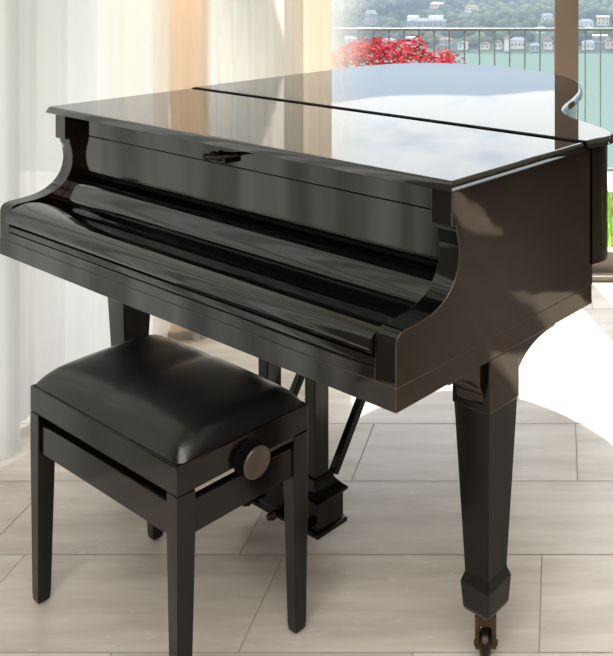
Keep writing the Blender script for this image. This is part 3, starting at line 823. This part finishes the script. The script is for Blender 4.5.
house(535, 51, 9, 8, 'housegrey', 'roofgrey', 'low grey lakeside house second to the left of the window post', 'gable', 0, 2)
house(548, 49, 9, 11, 'housewhite', 'rooftile', 'tall white lakeside house just left of the window post', 'front', 0, 2)
house(541, 33, 9, 7, 'housecream', 'roofgrey', 'cream house on the slope behind the railing top, left of the post', 'gable')
house(547, 22, 11, 9, 'housewhite', 'roofgrey', 'white house high on the slope close to the left side of the post', 'gable')
house(586, 27, 14, 8, 'housewhite', 'roofgrey', 'white house touching the railing top just right of the window post', 'gable')
house(603, 25, 12, 9, 'housecream', 'roofwhite', 'cream flat roofed house above the railing near the right edge', 'flat')
house(588, 49, 12, 9, 'housewhite', 'roofgrey', 'white shoreline house just right of the window post', 'gable')
house(600, 42, 14, 7, 'housegrey', 'roofwhite', 'grey house with white roof behind the shoreline near the right edge', 'flat', 0, 4)
house(610, 48, 9, 10, 'housepink', 'rooftile', 'rose shoreline house at the right edge of the picture', 'front', 0, 2)
house(350, 45, 12, 9, 'housegrey', 'roofgrey', 'grey house behind the thin curtain edge, left of the maple', 'gable')
house(389, 46, 13, 8, 'housegrey', 'roofgrey', 'grey roofed house showing above the middle of the maple', 'gable')
# church tower
d = depth_at(49); x = (504 - CX) / FPX * d; s = d / FPX
tw = empty('church_tower', (x + 2.2, d - 5.5, shore_z(d - 5.5))); tag(tw, 'slim white church tower with pointed roof on the far shore', 'tower')
MB().box(-1.6, 1.6, -1.6, 1.6, -4, 12 * s).build('shaft', M['housewhite'], tw, smooth=False)
MB().add([(-1.9, -1.9, 12 * s), (1.9, -1.9, 12 * s), (1.9, 1.9, 12 * s), (-1.9, 1.9, 12 * s), (0, 0, 17 * s)], [(3, 2, 1, 0), (0, 1, 4), (1, 2, 4), (2, 3, 4), (3, 0, 4)]).build('spire', M['rooftile'], tw, smooth=False)

# woods on the slope
fo = MB(); rf = random.Random(5)
bm = bmesh.new(); bmesh.ops.create_icosphere(bm, subdivisions=2, radius=1)
ico_v = [v.co.copy() for v in bm.verts]; ico_f = [tuple(v.index for v in f.verts) for f in bm.faces]; bm.free()
def blob(x, y, z, r, hh):
    sd = rf.uniform(0, 99)
    fo.add([(x + p.x * r * (1 + .35 * noise.noise(p * 1.7 + Vector((sd, 0, 0)))), y + p.y * r, z + (p.z + .5) * hh * (1 + .35 * noise.noise(p * 1.9 + Vector((0, sd, 0))))) for p in ico_v], ico_f)
cnt = 0
for i in range(9000):
    y = 602 + 430 * rf.random() ** 1.1; x = rf.uniform(-.30, .16) * y
    r = rf.uniform(2.2, 5.2) * (1 if y < 830 else 1.5)
    if y < 640 and rf.random() < .62: continue
    if any(abs(x - hx) < hw * .62 + r * .8 and -30 < y - hy < hw * .5 + r for hx, hy, hw in house_spots) : continue
    z = hill(x, y); blob(x, y, z, r, r * rf.uniform(.8, 1.25)); cnt += 1
    if cnt > 1900: break
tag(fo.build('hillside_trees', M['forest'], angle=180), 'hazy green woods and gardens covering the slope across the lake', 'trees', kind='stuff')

# ------------------------------------------------------------------ added lamps and sky portals
la = bpy.data.lights.new('added_fill_light', 'AREA'); lo = bpy.data.objects.new('added_fill_light', la); col.objects.link(lo)
la.shape = 'RECTANGLE'; la.size = 3.0; la.size_y = 3.0; la.energy = 122; la.color = (1, .975, .945); lo.location = (-.1, -.5, ZC - .02)  # unseen overhead lamp added to fill the room with light
for nm, loc, sx, sy, rot in (('sky_portal_front', (-.45, YF + .14, 1.22), 2.5, 2.4, (R(-90), 0, 0)), ('sky_portal_right', (XR + .18, 3.25, 1.55), 1.3, 1.2, (0, R(90), 0)), ('sky_portal_left', (XL - .08, 2.745, 1.22), 2.4, 2.6, (0, R(-90), 0))):
    p = bpy.data.lights.new(nm, 'AREA'); po = bpy.data.objects.new(nm, p); col.objects.link(po)
    p.shape = 'RECTANGLE'; p.size = sx; p.size_y = sy; p.cycles.is_portal = True; po.location = loc; po.rotation_euler = rot

sp = bpy.data.lights.new('added_warm_spot', 'SPOT'); spo = bpy.data.objects.new('added_warm_spot', sp); col.objects.link(spo)
sp.energy = 110; sp.spot_size = R(30); sp.spot_blend = .8; sp.color = (1, .80, .58); sp.shadow_soft_size = .05  # unseen spot added to brighten the peach column
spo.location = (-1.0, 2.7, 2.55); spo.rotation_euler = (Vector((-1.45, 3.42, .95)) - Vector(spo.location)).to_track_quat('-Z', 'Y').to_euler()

# ------------------------------------------------------------------ view
scene.view_settings.view_transform = 'Standard'; scene.view_settings.look = 'None'
scene.view_settings.exposure = 0; scene.view_settings.gamma = 1
scene.cycles.max_bounces = 14; scene.cycles.transparent_max_bounces = 16; scene.cycles.sample_clamp_indirect = 6
scene.cycles.use_denoising = True; scene.cycles.caustics_reflective = False; scene.cycles.caustics_refractive = False
